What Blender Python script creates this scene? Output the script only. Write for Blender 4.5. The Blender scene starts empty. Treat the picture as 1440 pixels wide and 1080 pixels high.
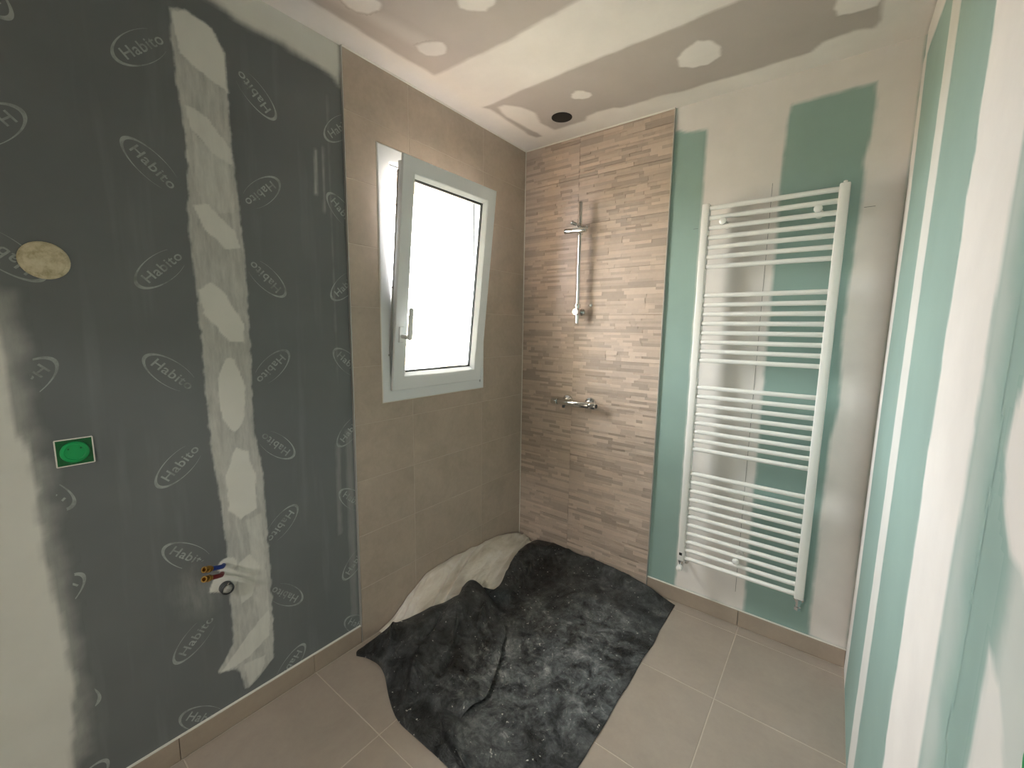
import bpy, bmesh, math, random
import numpy as np
from mathutils import Vector, Matrix, noise

random.seed(7)
S = bpy.context.scene
COL = S.collection
H = 2.5            # ceiling height
W = 1.754          # right wall
YB = -3.35         # rear wall, behind the camera
BD = 0.012         # plasterboard sits this far behind the tile faces

# ------------------------------------------------------------------ camera
yaw, pitch, roll = 0.653671979, -0.132593311, 0.0147419169
cy, sy, cp, sp = math.cos(yaw), math.sin(yaw), math.cos(pitch), math.sin(pitch)
fwd = Vector((-sy*cp, cy*cp, sp)); rgt = Vector((cy, sy, 0)); upv = rgt.cross(fwd)
r2 = rgt*math.cos(roll) + upv*math.sin(roll); u2 = -rgt*math.sin(roll) + upv*math.cos(roll)
cam_d = bpy.data.cameras.new('camera'); cam = bpy.data.objects.new('camera', cam_d)
m = Matrix.Identity(4)
for i in range(3):
    m[i][0] = r2[i]; m[i][1] = u2[i]; m[i][2] = -fwd[i]
m.translation = Vector((1.59943929, -2.19413411, 1.44036425))
cam.matrix_world = m
cam_d.sensor_width = 36; cam_d.lens = 592.2517*36/1440; cam_d.clip_start = 0.02
COL.objects.link(cam); S.camera = cam

# ------------------------------------------------------------------ sky and exposure
w = bpy.data.worlds.new('sky'); S.world = w; w.use_nodes = True
bg = w.node_tree.nodes['Background']
bg.inputs[0].default_value = (1.0, 0.955, 1.0, 1); bg.inputs[1].default_value = 40.0   # white overcast sky
S.view_settings.view_transform = 'Standard'; S.view_settings.look = 'None'
S.view_settings.gamma = 1; S.view_settings.use_curve_mapping = False
S.view_settings.exposure = 0.32
HALL_FILL_W = 50.0        # wattage of the fill lamp added in the hall, behind the camera

def portal(name, loc, rot, sx, sy_):
    l = bpy.data.lights.new(name, 'AREA'); l.shape = 'RECTANGLE'; l.size = sx; l.size_y = sy_
    l.cycles.is_portal = True
    o = bpy.data.objects.new(name, l); o.location = loc; o.rotation_euler = rot; COL.objects.link(o)
portal('window_portal', (-0.34, -0.72, 1.645), (0, -math.pi/2, 0), 1.15, 0.8)

# ------------------------------------------------------------------ helpers
def lin(c):
    return tuple((v/255/12.92 if v/255 <= 0.04045 else ((v/255+0.055)/1.055)**2.4) for v in c) + (1,)

class NT:
    def __init__(s, name):
        s.m = bpy.data.materials.new(name); s.m.use_nodes = True
        s.t = s.m.node_tree; s.p = s.t.nodes['Principled BSDF']; s.out = s.t.nodes['Material Output']
    def n(s, typ, **kw):
        nd = s.t.nodes.new(typ)
        for k, v in kw.items():
            if k.startswith('i_'): nd.inputs[int(k[2:])].default_value = v
            else: setattr(nd, k, v)
        return nd
    def l(s, a, b): s.t.links.new(a, b)
    def pos(s, scale=(1, 1, 1)):
        g = s.n('ShaderNodeNewGeometry'); mp = s.n('ShaderNodeMapping'); mp.inputs['Scale'].default_value = scale
        s.l(g.outputs['Position'], mp.inputs[0]); return mp.outputs[0]
    def noise(s, vec, scale, detail=4, rough=0.55, dist=0):
        x = s.n('ShaderNodeTexNoise'); x.inputs['Scale'].default_value = scale; x.inputs['Detail'].default_value = detail
        x.inputs['Roughness'].default_value = rough; x.inputs['Distortion'].default_value = dist
        s.l(vec, x.inputs['Vector']); return x.outputs[0]
    def ramp(s, fac, stops):
        r = s.n('ShaderNodeValToRGB'); e = r.color_ramp.elements
        while len(e) < len(stops): e.new(0.5)
        for el, (p_, c) in zip(e, stops):
            el.position = p_; el.color = c if len(c) == 4 else tuple(c)+(1,)
        s.l(fac, r.inputs[0]); return r.outputs[0]
    def mix(s, f, a, b, mode='MIX'):
        x = s.n('ShaderNodeMix', data_type='RGBA', blend_type=mode)
        for sock, v in ((x.inputs[0], f), (x.inputs[6], a), (x.inputs[7], b)):
            if hasattr(v, 'is_output'): s.l(v, sock)
            else: sock.default_value = v
        return x.outputs[2]
    def math(s, op, a, b=0.5):
        x = s.n('ShaderNodeMath', operation=op)
        for sock, v in ((x.inputs[0], a), (x.inputs[1], b)):
            if hasattr(v, 'is_output'): s.l(v, sock)
            else: sock.default_value = v
        return x.outputs[0]
    def bump(s, h, strength=0.2, dist=0.005):
        b = s.n('ShaderNodeBump'); b.inputs['Strength'].default_value = strength; b.inputs['Distance'].default_value = dist
        s.l(h, b.inputs['Height']); s.l(b.outputs[0], s.p.inputs['Normal'])
    def base(s, c, rough=0.6, spec=0.5, metal=0):
        if hasattr(c, 'is_output'): s.l(c, s.p.inputs['Base Color'])
        else: s.p.inputs['Base Color'].default_value = c
        s.p.inputs['Roughness'].default_value = rough; s.p.inputs['Specular IOR Level'].default_value = spec
        s.p.inputs['Metallic'].default_value = metal
        return s.m

def simple(name, c, rough=0.5, metal=0, spec=0.5, var=0.0, scale=20):
    t = NT(name); col = lin(c)
    if var:
        nz = t.noise(t.pos(), scale)
        col = t.ramp(nz, [(0.3, tuple(v*(1-var) for v in col[:3])), (0.7, tuple(min(1, v*(1+var)) for v in col[:3]))])
    return t.base(col, rough, spec, metal)

def gs(v): return (v, v, v, 1)

def board_col(t, c, var=0.06, smear=0.0):
    """paper face of a plasterboard: fine mottling, faint vertical rub marks"""
    c = lin(c)
    n1 = t.noise(t.pos(), 3.0, 5); n2 = t.noise(t.pos((9, 9, 0.8)), 2.0, 3)
    a = t.ramp(n1, [(0.3, tuple(v*(1-var) for v in c[:3])), (0.7, tuple(v*(1+var) for v in c[:3]))])
    if smear:
        f = t.ramp(n2, [(0.56, gs(0)), (0.78, gs(smear))])
        a = t.mix(f, a, lin((205, 212, 212)))
    return a

def plaster_col(t, c=(233, 230, 222), var=0.05):
    c = lin(c)
    return t.ramp(t.noise(t.pos(), 6, 6, 0.6), [(0.3, tuple(v*(1-var) for v in c[:3])), (0.72, tuple(min(1, v*(1+var*.6)) for v in c[:3]))])

HAB = (114, 118, 119); GRN = (146, 172, 164); CEI = (182, 174, 168); PLA = (235, 230, 225)
def board_mat(name, c, rough, var=.06, smear=0):
    t = NT(name); col = board_col(t, c, var, smear); t.base(col, rough, 0.35)
    t.bump(t.noise(t.pos(), 300, 2), 0.05, 0.001); return t.m
def coat_mat(name, c, rough_b, pl=PLA, smear=0, thin=0.0):
    """joint compound brushed out over a board: the coat attribute is its thickness"""
    t = NT(name); b = board_col(t, c, .06, smear); pc = plaster_col(t, pl)
    at = t.n('ShaderNodeAttribute', attribute_name='coat')
    st = t.noise(t.pos((14, 14, 3)), 4, 6, 0.65)
    inv = t.math('MULTIPLY', t.math('MULTIPLY', t.math('SUBTRACT', 1.0, at.outputs['Fac']), at.outputs['Fac']), 4.0)   # full dabs stay even, thin veils streak
    f = t.math('ADD', at.outputs['Fac'], t.math('MULTIPLY', t.math('MULTIPLY', t.math('SUBTRACT', st, 0.5), thin), inv))
    f2 = t.n('ShaderNodeClamp'); t.l(f, f2.inputs[0])
    t.base(t.mix(f2.outputs[0], b, pc), 0.75, 0.3)
    t.bump(t.noise(t.pos((1, 1, .4)), 26, 5), 0.10, 0.003)
    return t.m

M = {}
M['habito'] = board_mat('grey_green_board', HAB, 0.5, .07, .08)
M['green'] = board_mat('green_moisture_board', GRN, 0.55)
M['ceil'] = board_mat('grey_ceiling_board', CEI, 0.6)
M['coat_h'] = coat_mat('joint_compound_on_grey', HAB, .5, (226, 226, 219), .08, .35)
M['coat_hs'] = coat_mat('joint_compound_sheer_on_grey', HAB, .5, (226, 226, 219), .08, .9)
M['coat_g'] = coat_mat('joint_compound_on_green', GRN, .5, PLA)
M['coat_gs'] = coat_mat('joint_compound_sheer_on_green', GRN, .5, PLA, 0, .8)
M['coat_c'] = coat_mat('joint_compound_on_ceiling', CEI, .5, PLA)
M['white_pvc'] = simple('white_window_profile', (236, 240, 242), 0.32)
M['white_paint'] = simple('white_enamel', (244, 243, 238), 0.25)
M['chrome'] = simple('polished_chrome', (225, 225, 225), 0.09, 1)
M['alu'] = simple('brushed_edge_profile', (205, 203, 198), 0.35, .6)
M['silicone'] = simple('white_sealant', (232, 229, 220), 0.5)
M['black'] = simple('black_plastic', (14, 14, 14), 0.5)
M['gasket'] = simple('grey_gasket', (62, 66, 68), 0.5)
M['steel'] = simple('zinc_hardware', (175, 175, 172), 0.35, .9)
M['render_out'] = simple('cream_outdoor_render', (222, 208, 184), 0.9, var=.03, scale=60)
M['lintel'] = simple('tan_lintel_render', (214, 180, 136), 0.9)
M['grout'] = simple('pale_tile_grout', (194, 183, 169), 0.9, var=.05)
M['grout_dark'] = simple('taupe_tile_grout', (150, 136, 120), 0.9, var=.05)
M['brass'] = simple('brass_fitting', (176, 138, 72), 0.3, 1)
M['blue'] = simple('blue_pipe_sheath', (30, 62, 150), 0.45)
M['red'] = simple('red_pipe_sheath', (130, 22, 30), 0.45)
M['drain'] = simple('grey_drain_pipe', (66, 68, 70), 0.4)
M['drain_in'] = simple('crumpled_film', (168, 168, 162), 0.4, var=.25, scale=120)
M['green_lid'] = simple('bright_green_plastic', (0, 158, 84), 0.4)
M['green_box'] = simple('dark_green_plastic', (0, 96, 44), 0.45, var=.2, scale=90)
M['pencil'] = simple('pencil_graphite', (92, 92, 90), 0.8)
M['rear'] = simple('rear_wall_plaster', (226, 222, 212), 0.85, var=.04, scale=4)

def tile_mat(name, c, var, rough, attr=False):
    t = NT(name); base = lin(c)
    oi = t.n('ShaderNodeObjectInfo')
    v = t.n('ShaderNodeVectorMath', operation='MULTIPLY_ADD')
    cx = t.n('ShaderNodeCombineXYZ'); t.l(oi.outputs['Random'], cx.inputs[0]); t.l(oi.outputs['Random'], cx.inputs[1])
    g = t.n('ShaderNodeNewGeometry'); v.inputs[1].default_value = (1, 1, 1)
    sc = t.n('ShaderNodeVectorMath', operation='SCALE'); t.l(cx.outputs[0], sc.inputs[0]); sc.inputs['Scale'].default_value = 7.0
    t.l(g.outputs['Position'], v.inputs[0]); t.l(sc.outputs[0], v.inputs[2])
    n1 = t.noise(v.outputs[0], 5, 8, 0.68, .4); n2 = t.noise(v.outputs[0], 45, 4, .6)
    nn = t.math('ADD', t.math('MULTIPLY', n1, .75), t.math('MULTIPLY', n2, .25))
    a = t.ramp(nn, [(0.30, tuple(x*(1-var) for x in base[:3])), (0.5, base), (0.70, tuple(min(1, x*(1+var)) for x in base[:3]))])
    if attr:
        at = t.n('ShaderNodeAttribute', attribute_name='tone')
        a = t.mix(1.0, a, at.outputs['Color'], 'MULTIPLY')
    t.base(a, rough, 0.4); t.bump(n2, .12, .002); return t.m
M['tile'] = tile_mat('concrete_look_wall_tile', (181, 167, 152), .16, .45)
M['floor'] = tile_mat('beige_stone_floor_tile', (164, 153, 141), .10, .42)
M['plinth'] = tile_mat('beige_stone_plinth', (166, 152, 137), .10, .45)
M['relief'] = tile_mat('split_strip_relief_tile', (196, 180, 166), .10, .5, True)

# --- object helpers
def link(name, me, mat, parent=None):
    o = bpy.data.objects.new(name, me); COL.objects.link(o)
    if mat is not None and len(me.materials) == 0: me.materials.append(M[mat] if isinstance(mat, str) else mat)
    if parent is not None: o.parent = parent
    return o
def tomesh(bm, name, smooth=None):
    bmesh.ops.recalc_face_normals(bm, faces=bm.faces)
    me = bpy.data.meshes.new(name); bm.to_mesh(me); bm.free()
    if smooth: me.shade_smooth() if smooth is True else me.set_sharp_from_angle(angle=smooth) if False else None
    return me
def obj(name, bm, mat, parent=None, smooth=False):
    me = tomesh(bm, name)
    if smooth:
        me.shade_smooth(); me.set_sharp_from_angle(angle=math.radians(38))
    return link(name, me, mat, parent)
def empty(name, loc=(0, 0, 0)):
    o = bpy.data.objects.new(name, None); o.location = loc; o.empty_display_size = .05; COL.objects.link(o); return o
def thing(name, label, cat, loc=(0, 0, 0), group=None):
    o = empty(name, loc); tag(o, label, cat, group); return o
def tag(o, label, cat, group=None):
    o['label'] = label; o['category'] = cat
    if group: o['group'] = group
    return o
def struct(o, label=None):
    o['kind'] = 'structure'
    if label: o['label'] = label
    return o
def local(o):            # keep world placement of children built in world coordinates
    bpy.context.view_layer.update()
    for ch in o.children:
        ch.matrix_parent_inverse = o.matrix_world.inverted()

def box(bm, a, b, bevel=0):
    g = bmesh.ops.create_cube(bm, size=1)
    c = [(x+y)/2 for x, y in zip(a, b)]; s = [abs(y-x) for x, y in zip(a, b)]
    for v in g['verts']: v.co = Vector((c[0]+v.co.x*s[0], c[1]+v.co.y*s[1], c[2]+v.co.z*s[2]))
    if bevel:
        es = list({e for v in g['verts'] for e in v.link_edges})
        bmesh.ops.bevel(bm, geom=es, offset=bevel, segments=2, affect='EDGES', profile=.5)
    return bm
def tube(bm, pts, rad, seg=16, cap=True):
    """swept tube through pts; rad a number or a list"""
    pts = [Vector(p) for p in pts]; n = len(pts)
    rad = [rad]*n if not isinstance(rad, (list, tuple)) else rad
    rings = []; ref = None
    for i, p in enumerate(pts):
        d = (pts[min(i+1, n-1)]-pts[max(i-1, 0)]).normalized()
        if ref is None:
            ref = Vector((0, 0, 1)) if abs(d.z) < .9 else Vector((1, 0, 0))
        a = d.cross(ref).normalized(); b = a.cross(d).normalized(); ref = b
        rings.append([bm.verts.new(p + a*math.cos(t)*rad[i] + b*math.sin(t)*rad[i]) for t in [2*math.pi*k/seg for k in range(seg)]])
    for r, q in zip(rings, rings[1:]):
        for k in range(seg): bm.faces.new((r[k], r[(k+1) % seg], q[(k+1) % seg], q[k]))
    if cap:
        bm.faces.new(rings[0]); bm.faces.new(rings[-1][::-1])
    return bm
def lathe(bm, org, axis, prof, seg=24):
    """prof: (distance along axis, radius)"""
    axis = Vector(axis).normalized(); org = Vector(org)
    ref = Vector((0, 0, 1)) if abs(axis.z) < .9 else Vector((1, 0, 0))
    a = axis.cross(ref).normalized(); b = axis.cross(a)
    rings = []
    for d, r in prof:
        c = org + axis*d
        rings.append([bm.verts.new(c)] if r < 1e-6 else [bm.verts.new(c+(a*math.cos(t)+b*math.sin(t))*r) for t in [2*math.pi*k/seg for k in range(seg)]])
    for r, q in zip(rings, rings[1:]):
        for k in range(seg):
            k2 = (k+1) % seg
            if len(r) == 1 and len(q) == 1: continue
            if len(r) == 1: bm.faces.new((r[0], q[k2], q[k]))
            elif len(q) == 1: bm.faces.new((r[k], r[k2], q[0]))
            else: bm.faces.new((r[k], r[k2], q[k2], q[k]))
    for rr in (rings[0], rings[-1]):
        if len(rr) > 2: bm.faces.new(rr)
    return bm
def slab(bm, rects_u, rects_v, keep, to3, d0, d1):
    """a slab made of the cells of a (u,v) grid for which keep(u,v) holds, between depths d0 and d1"""
    us, vs = sorted(set(rects_u)), sorted(set(rects_v)); vd = {}
    def V(i, j, d):
        k = (i, j, d)
        if k not in vd: vd[k] = bm.verts.new(to3(us[i], vs[j], d))
        return vd[k]
    ok = lambda i, j: 0 <= i < len(us)-1 and 0 <= j < len(vs)-1 and keep((us[i]+us[i+1])/2, (vs[j]+vs[j+1])/2)
    for i in range(len(us)-1):
        for j in range(len(vs)-1):
            if not ok(i, j): continue
            for d in (d0, d1): bm.faces.new((V(i, j, d), V(i+1, j, d), V(i+1, j+1, d), V(i, j+1, d)))
            for (p, q), nb in ((((i, j), (i+1, j)), (i, j-1)), (((i, j+1), (i+1, j+1)), (i, j+1)), (((i, j), (i, j+1)), (i-1, j)), (((i+1, j), (i+1, j+1)), (i+1, j))):
                if not ok(*nb): bm.faces.new((V(*p, d0), V(*q, d0), V(*q, d1), V(*p, d1)))
    return bm
LEFT = lambda u, v, d: Vector((-d, u, v))     # u = y, v = z, d = depth into the wall
BACK = lambda u, v, d: Vector((u, d, v))      # u = x, v = z
RIGHT = lambda u, v, d: Vector((W+d, u, v))
TOP = lambda u, v, d: Vector((u, v, H+d))
FLOOR = lambda u, v, d: Vector((u, v, -d))

# ------------------------------------------------------------------ the room shell
WY0, WY1, WZ0, WZ1 = -1.061, -0.383, 1.097, 2.199          # window frame outline on the tiles
OY0, OY1, OZ0, OZ1 = -1.02, -0.42, 1.135, 2.155            # opening through the wall
def hole(u, v): return not (OY0 < u < OY1 and OZ0 < v < OZ1)
bm = slab(bmesh.new(), [YB-.1, OY0, OY1, BD], [-.1, OZ0, OZ1, H+.1], hole, LEFT, BD, 0.30)
me = tomesh(bm, 'wall_left')
for k in ('habito', 'render_out', 'lintel'): me.materials.append(M[k])
for f in me.polygons:
    c = f.center
    f.material_index = 0 if f.normal.x > .9 else (2 if (f.normal.z < -.9 and abs(c.z-OZ1) < .01) else 1)
wall_left = struct(link('wall_left', me, None), 'grey-green plasterboard wall with printed logos')
wall_back = struct(obj('wall_back', slab(bmesh.new(), [-.3, W+.1], [-.1, H+.1], lambda u, v: True, BACK, BD, .16), 'green'), 'green moisture plasterboard wall behind the towel radiator')
wall_right = struct(obj('wall_right', slab(bmesh.new(), [YB-.1, BD], [-.1, H+.1], lambda u, v: True, RIGHT, 0, .1), 'green'), 'green plasterboard wall with wide vertical joint bands')
DX0, DX1, DZ = 0.55, 1.45, 2.05
wall_rear = struct(obj('wall_rear', slab(bmesh.new(), [-BD, DX0, DX1, W], [0, DZ, H], lambda u, v: not (DX0 < u < DX1 and v < DZ), lambda u, v, d: Vector((u, YB-d, v)), 0, .1), 'rear'), 'plastered rear wall with an open doorway')
floor = struct(obj('floor', slab(bmesh.new(), [-.3, W+.1], [YB-.1, .16], lambda u, v: True, FLOOR, .0012, .1), 'grout'), 'beige stone tile floor')

# unseen hall added behind the doorway, with a lamp added to brighten the room
HY0 = YB-1.9
for nm, A, B in (('wall_hall_left', (-.6, HY0, 0), (-.5, YB-.1, H)), ('wall_hall_right', (2.4, HY0, 0), (2.5, YB-.1, H)), ('wall_hall_end', (-.6, HY0-.1, 0), (2.5, HY0, H)),
                 ('ceiling_hall', (-.6, HY0-.1, H), (2.5, YB-.1, H+.1)), ('floor_hall', (-.6, HY0-.1, -.1), (2.5, YB-.1, -.0012)), ('wall_hall_side', (-.6, YB-.12, 0), (-.012, YB-.1, H)), ('wall_hall_corner', (W, YB-.12, 0), (2.5, YB-.1, H))):
    struct(obj(nm, box(bmesh.new(), A, B), 'rear'))
lamp = thing('hall_fill_lamp', 'flat round fill lamp added in the unseen hall behind the doorway', 'lamp', (1.0, YB-1.0, H))
obj('fill_lamp_body', lathe(bmesh.new(), (1.0, YB-1.0, H), (0, 0, -1), [(0, .17), (.03, .17), (.032, .15)], 32), 'white_paint', lamp, True)
ll = bpy.data.lights.new('hall_fill_light', 'AREA'); ll.shape = 'DISK'; ll.size = .28; ll.energy = HALL_FILL_W; ll.color = (1, .96, .93)
lo_ = bpy.data.objects.new('hall_fill_light', ll); lo_.location = (1.0, YB-1.0, H-.04); COL.objects.link(lo_); lo_.parent = lamp
local(lamp)
# ceiling with the round cut-out of the spotlight
HX, HY, HR = 0.390, -0.233, 0.049
bm = bmesh.new()
def ring(pts, z): return [bm.verts.new((x, y, z)) for x, y in pts]
circ = [(HX+HR*math.cos(t), HY+HR*math.sin(t)) for t in [2*math.pi*k/40 for k in range(40)]]
outer = ring([(-.02, YB-.1), (W+.02, YB-.1), (W+.02, .02), (-.02, .02)], H); inner = ring(circ, H)
es = [bm.edges.new((r[i], r[(i+1) % len(r)])) for r in (outer, inner) for i in range(len(r))]
bmesh.ops.triangle_fill(bm, use_beauty=True, use_dissolve=False, edges=es)
for f in bm.faces:
    f.normal_update()
    if f.normal.z > 0: f.normal_flip()
inner2 = ring(circ, H+.02)
for i in range(40): bm.faces.new((inner[i], inner[(i+1) % 40], inner2[(i+1) % 40], inner2[i]))
me = bpy.data.meshes.new('ceiling'); bm.to_mesh(me); bm.free()
ceiling = struct(link('ceiling', me, 'ceil'), 'grey plasterboard ceiling with white filled joints')
# concrete slab above the plasterboard keeps daylight out of the void
struct(obj('ceiling_slab', box(bmesh.new(), (-.3, YB-.1, H+.2), (W+.1, .16, H+.3)), 'rear'), 'floor slab above the hung ceiling')

# ------------------------------------------------------------------ wall tiles
def rnd_rect_tile(name, u0, u1, v0, v1, to3, mat, parent, cut=None, d0=0.0, d1=BD):
    bm = bmesh.new()
    us, vs = [u0, u1], [v0, v1]
    if cut:
        us += [c for c in cut[:2] if u0 < c < u1]; vs += [c for c in cut[2:] if v0 < c < v1]
    keep = (lambda u, v: not (cut[0] < u < cut[1] and cut[2] < v < cut[3])) if cut else (lambda u, v: True)
    slab(bm, us, vs, keep, to3, d0, d1)
    if not bm.faces: bm.free(); return None
    bmesh.ops.dissolve_limit(bm, angle_limit=.01, verts=bm.verts, edges=bm.edges)
    bmesh.ops.recalc_face_normals(bm, faces=bm.faces)
    fr = [e for e in bm.edges if len(e.link_faces) == 2 and e.calc_face_angle(0) > 1.0 and all(abs((v.co-to3(0, 0, d0)).dot(to3(0, 0, 1)-to3(0, 0, 0))) < 1e-5 for v in e.verts)]
    if fr: bmesh.ops.bevel(bm, geom=fr, offset=.0012, segments=1, affect='EDGES')
    return obj(name, bm, mat, parent)
LT0 = -1.204; J = .00125
rows = [0.006] + [0.006+.252*k for k in range(1, 10)] + [H]
bed = struct(obj('tile_bed', slab(bmesh.new(), [LT0, OY0, OY1, BD], [0, OZ0, OZ1, H], hole, LEFT, .0008, BD), 'grout', wall_left)); del bed['kind']
cols = [LT0, -0.891, -0.388, -0.002]
for z0, z1 in zip(rows, rows[1:]):
    for y0, y1 in zip(cols, cols[1:]):
        rnd_rect_tile('wall_tile', y0+J, y1-J, z0+J, z1-J, LEFT, 'tile', wall_left, (WY0+.004, WY1-.004, WZ0+.004, WZ1-.004))

# relief tiles: each one a slab of split strips standing proud by different amounts
BT1 = 0.879
(obj('tile_bed', slab(bmesh.new(), [-BD, BT1], [0, H], lambda u, v: True, BACK, .0062, BD), 'grout_dark', wall_back)) 
def relief_tile(x0, x1, z0, z1, seed):
    rng = random.Random(seed); bm = bmesh.new(); tone = []
    hs = [rng.uniform(.010, .021) for _ in range(max(2, round((z1-z0)/.0155)))]; hs = [v*(z1-z0)/sum(hs) for v in hs]; a = z0
    for h in hs:
        x = x0
        while x < x1-1e-6:
            ln = rng.choice((.03, .05, .07, .10, .14, .19))*rng.uniform(.8, 1.2)
            xe = x+ln if x+ln < x1-.04 else x1
            d = rng.choice((.0003, .0010, .0018, .0026, .0034)); tl = rng.uniform(-.0016, .0016); tx = rng.uniform(-.0004, .0004)
            D = [max(0, d+sx*tx+sz*tl) for sx, sz in ((-1, -1), (1, -1), (1, 1), (-1, 1))]
            v = [bm.verts.new((px, py, pz)) for px, pz, py in (
                (x, a, BD), (xe, a, BD), (xe, a+h, BD), (x, a+h, BD),
                (x, a, D[0]), (xe, a, D[1]), (xe, a+h, D[2]), (x, a+h, D[3]))]
            for q in ((4, 5, 6, 7), (0, 1, 5, 4), (1, 2, 6, 5), (2, 3, 7, 6), (3, 0, 4, 7)): bm.faces.new([v[i] for i in q])
            tn = rng.choice((.74, .85, .93, 1.0, 1.07)); tone += [tn]*5
            x = xe
        a += h
    me = tomesh(bm, 'relief_tile')
    at = me.attributes.new('tone', 'FLOAT_COLOR', 'FACE')
    at.data.foreach_set('color', np.array([[t, t*.985, t*.97, 1] for t in tone], dtype=np.float32).ravel())
    return link('relief_tile', me, 'relief', wall_back)
k = 0
for z0, z1 in zip(rows, rows[1:]):
    for x0, x1 in zip([0.002, .37], [.37, BT1]):
        relief_tile(x0+J*.6, x1-J*.6, z0+J*.8, z1-J*.8, 100+k); k += 1

# ------------------------------------------------------------------ floor tiles, plinths, edge profiles, sealant
xs = [0.0, .437, .890, 1.343, W]; ys = [0.0] + [-.065-.453*k for k in range(8) if -.065-.453*k > YB] + [YB]
for x0, x1 in zip(xs, xs[1:]):
    for y1, y0 in zip(ys, ys[1:]):
        rnd_rect_tile('floor_tile', x0+.0015, x1-.0015, y0+.0015, y1-.0015, FLOOR, 'floor', floor, d0=0.0, d1=.008)
PH = .081
bl = struct(empty('baseboard_left', (0, (YB+LT0)/2, 0)), 'beige tile plinth along the grey-green wall')
bb = struct(empty('baseboard_back', ((BT1+W)/2, 0, 0)), 'beige tile plinth under the towel radiator')
yj = [LT0-.004, -1.428, -1.883, -2.336, -2.789, YB]
for y1, y0 in zip(yj, yj[1:]): obj('plinth_tile', box(bmesh.new(), (-BD, y0+.001, .001), (0, y1-.001, PH), .0012), 'plinth', bl)
obj('grout_line', box(bmesh.new(), (-BD, YB, PH), (-.003, LT0-.004, PH+.002)), 'silicone', bl)
xj = [BT1+.004, 1.336, W-.001]
for x0, x1 in zip(xj, xj[1:]): obj('plinth_tile', box(bmesh.new(), (x0+.001, 0, .001), (x1-.001, BD, PH), .0012), 'plinth', bb)
obj('grout_line', box(bmesh.new(), (BT1+.004, .003, PH), (W-.001, BD, PH+.002)), 'silicone', bb)
local(bl); local(bb)
struct(obj('trim_1', box(bmesh.new(), (-BD, LT0-.003, 0), (.0008, LT0, H)), 'alu'), 'slim metal edge profile beside the window tiles')
struct(obj('trim_2', box(bmesh.new(), (BT1, -.0008, 0), (BT1+.0035, BD, H)), 'alu'), 'slim metal edge profile beside the relief tiles')
def bead(name, a, b, label, r=.004):
    struct(obj(name, tube(bmesh.new(), [a, b], r, 8), 'silicone', None, True), label)
bead('trim_3', (0, LT0, H-.001), (0, 0, H-.001), 'white sealant line between window tiles and ceiling', .005)
bead('trim_4', (0, 0, H-.001), (BT1, 0, H-.001), 'white sealant line between relief tiles and ceiling', .005)
bead('trim_5', (.0005, -.0005, 0), (.0005, -.0005, H), 'pale sealant line in the tiled corner', .0025)
bead('trim_6', (0, -BD, 0.002), (BT1, -.002, 0.002), 'white sealant line under the relief tiles', .007)

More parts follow.
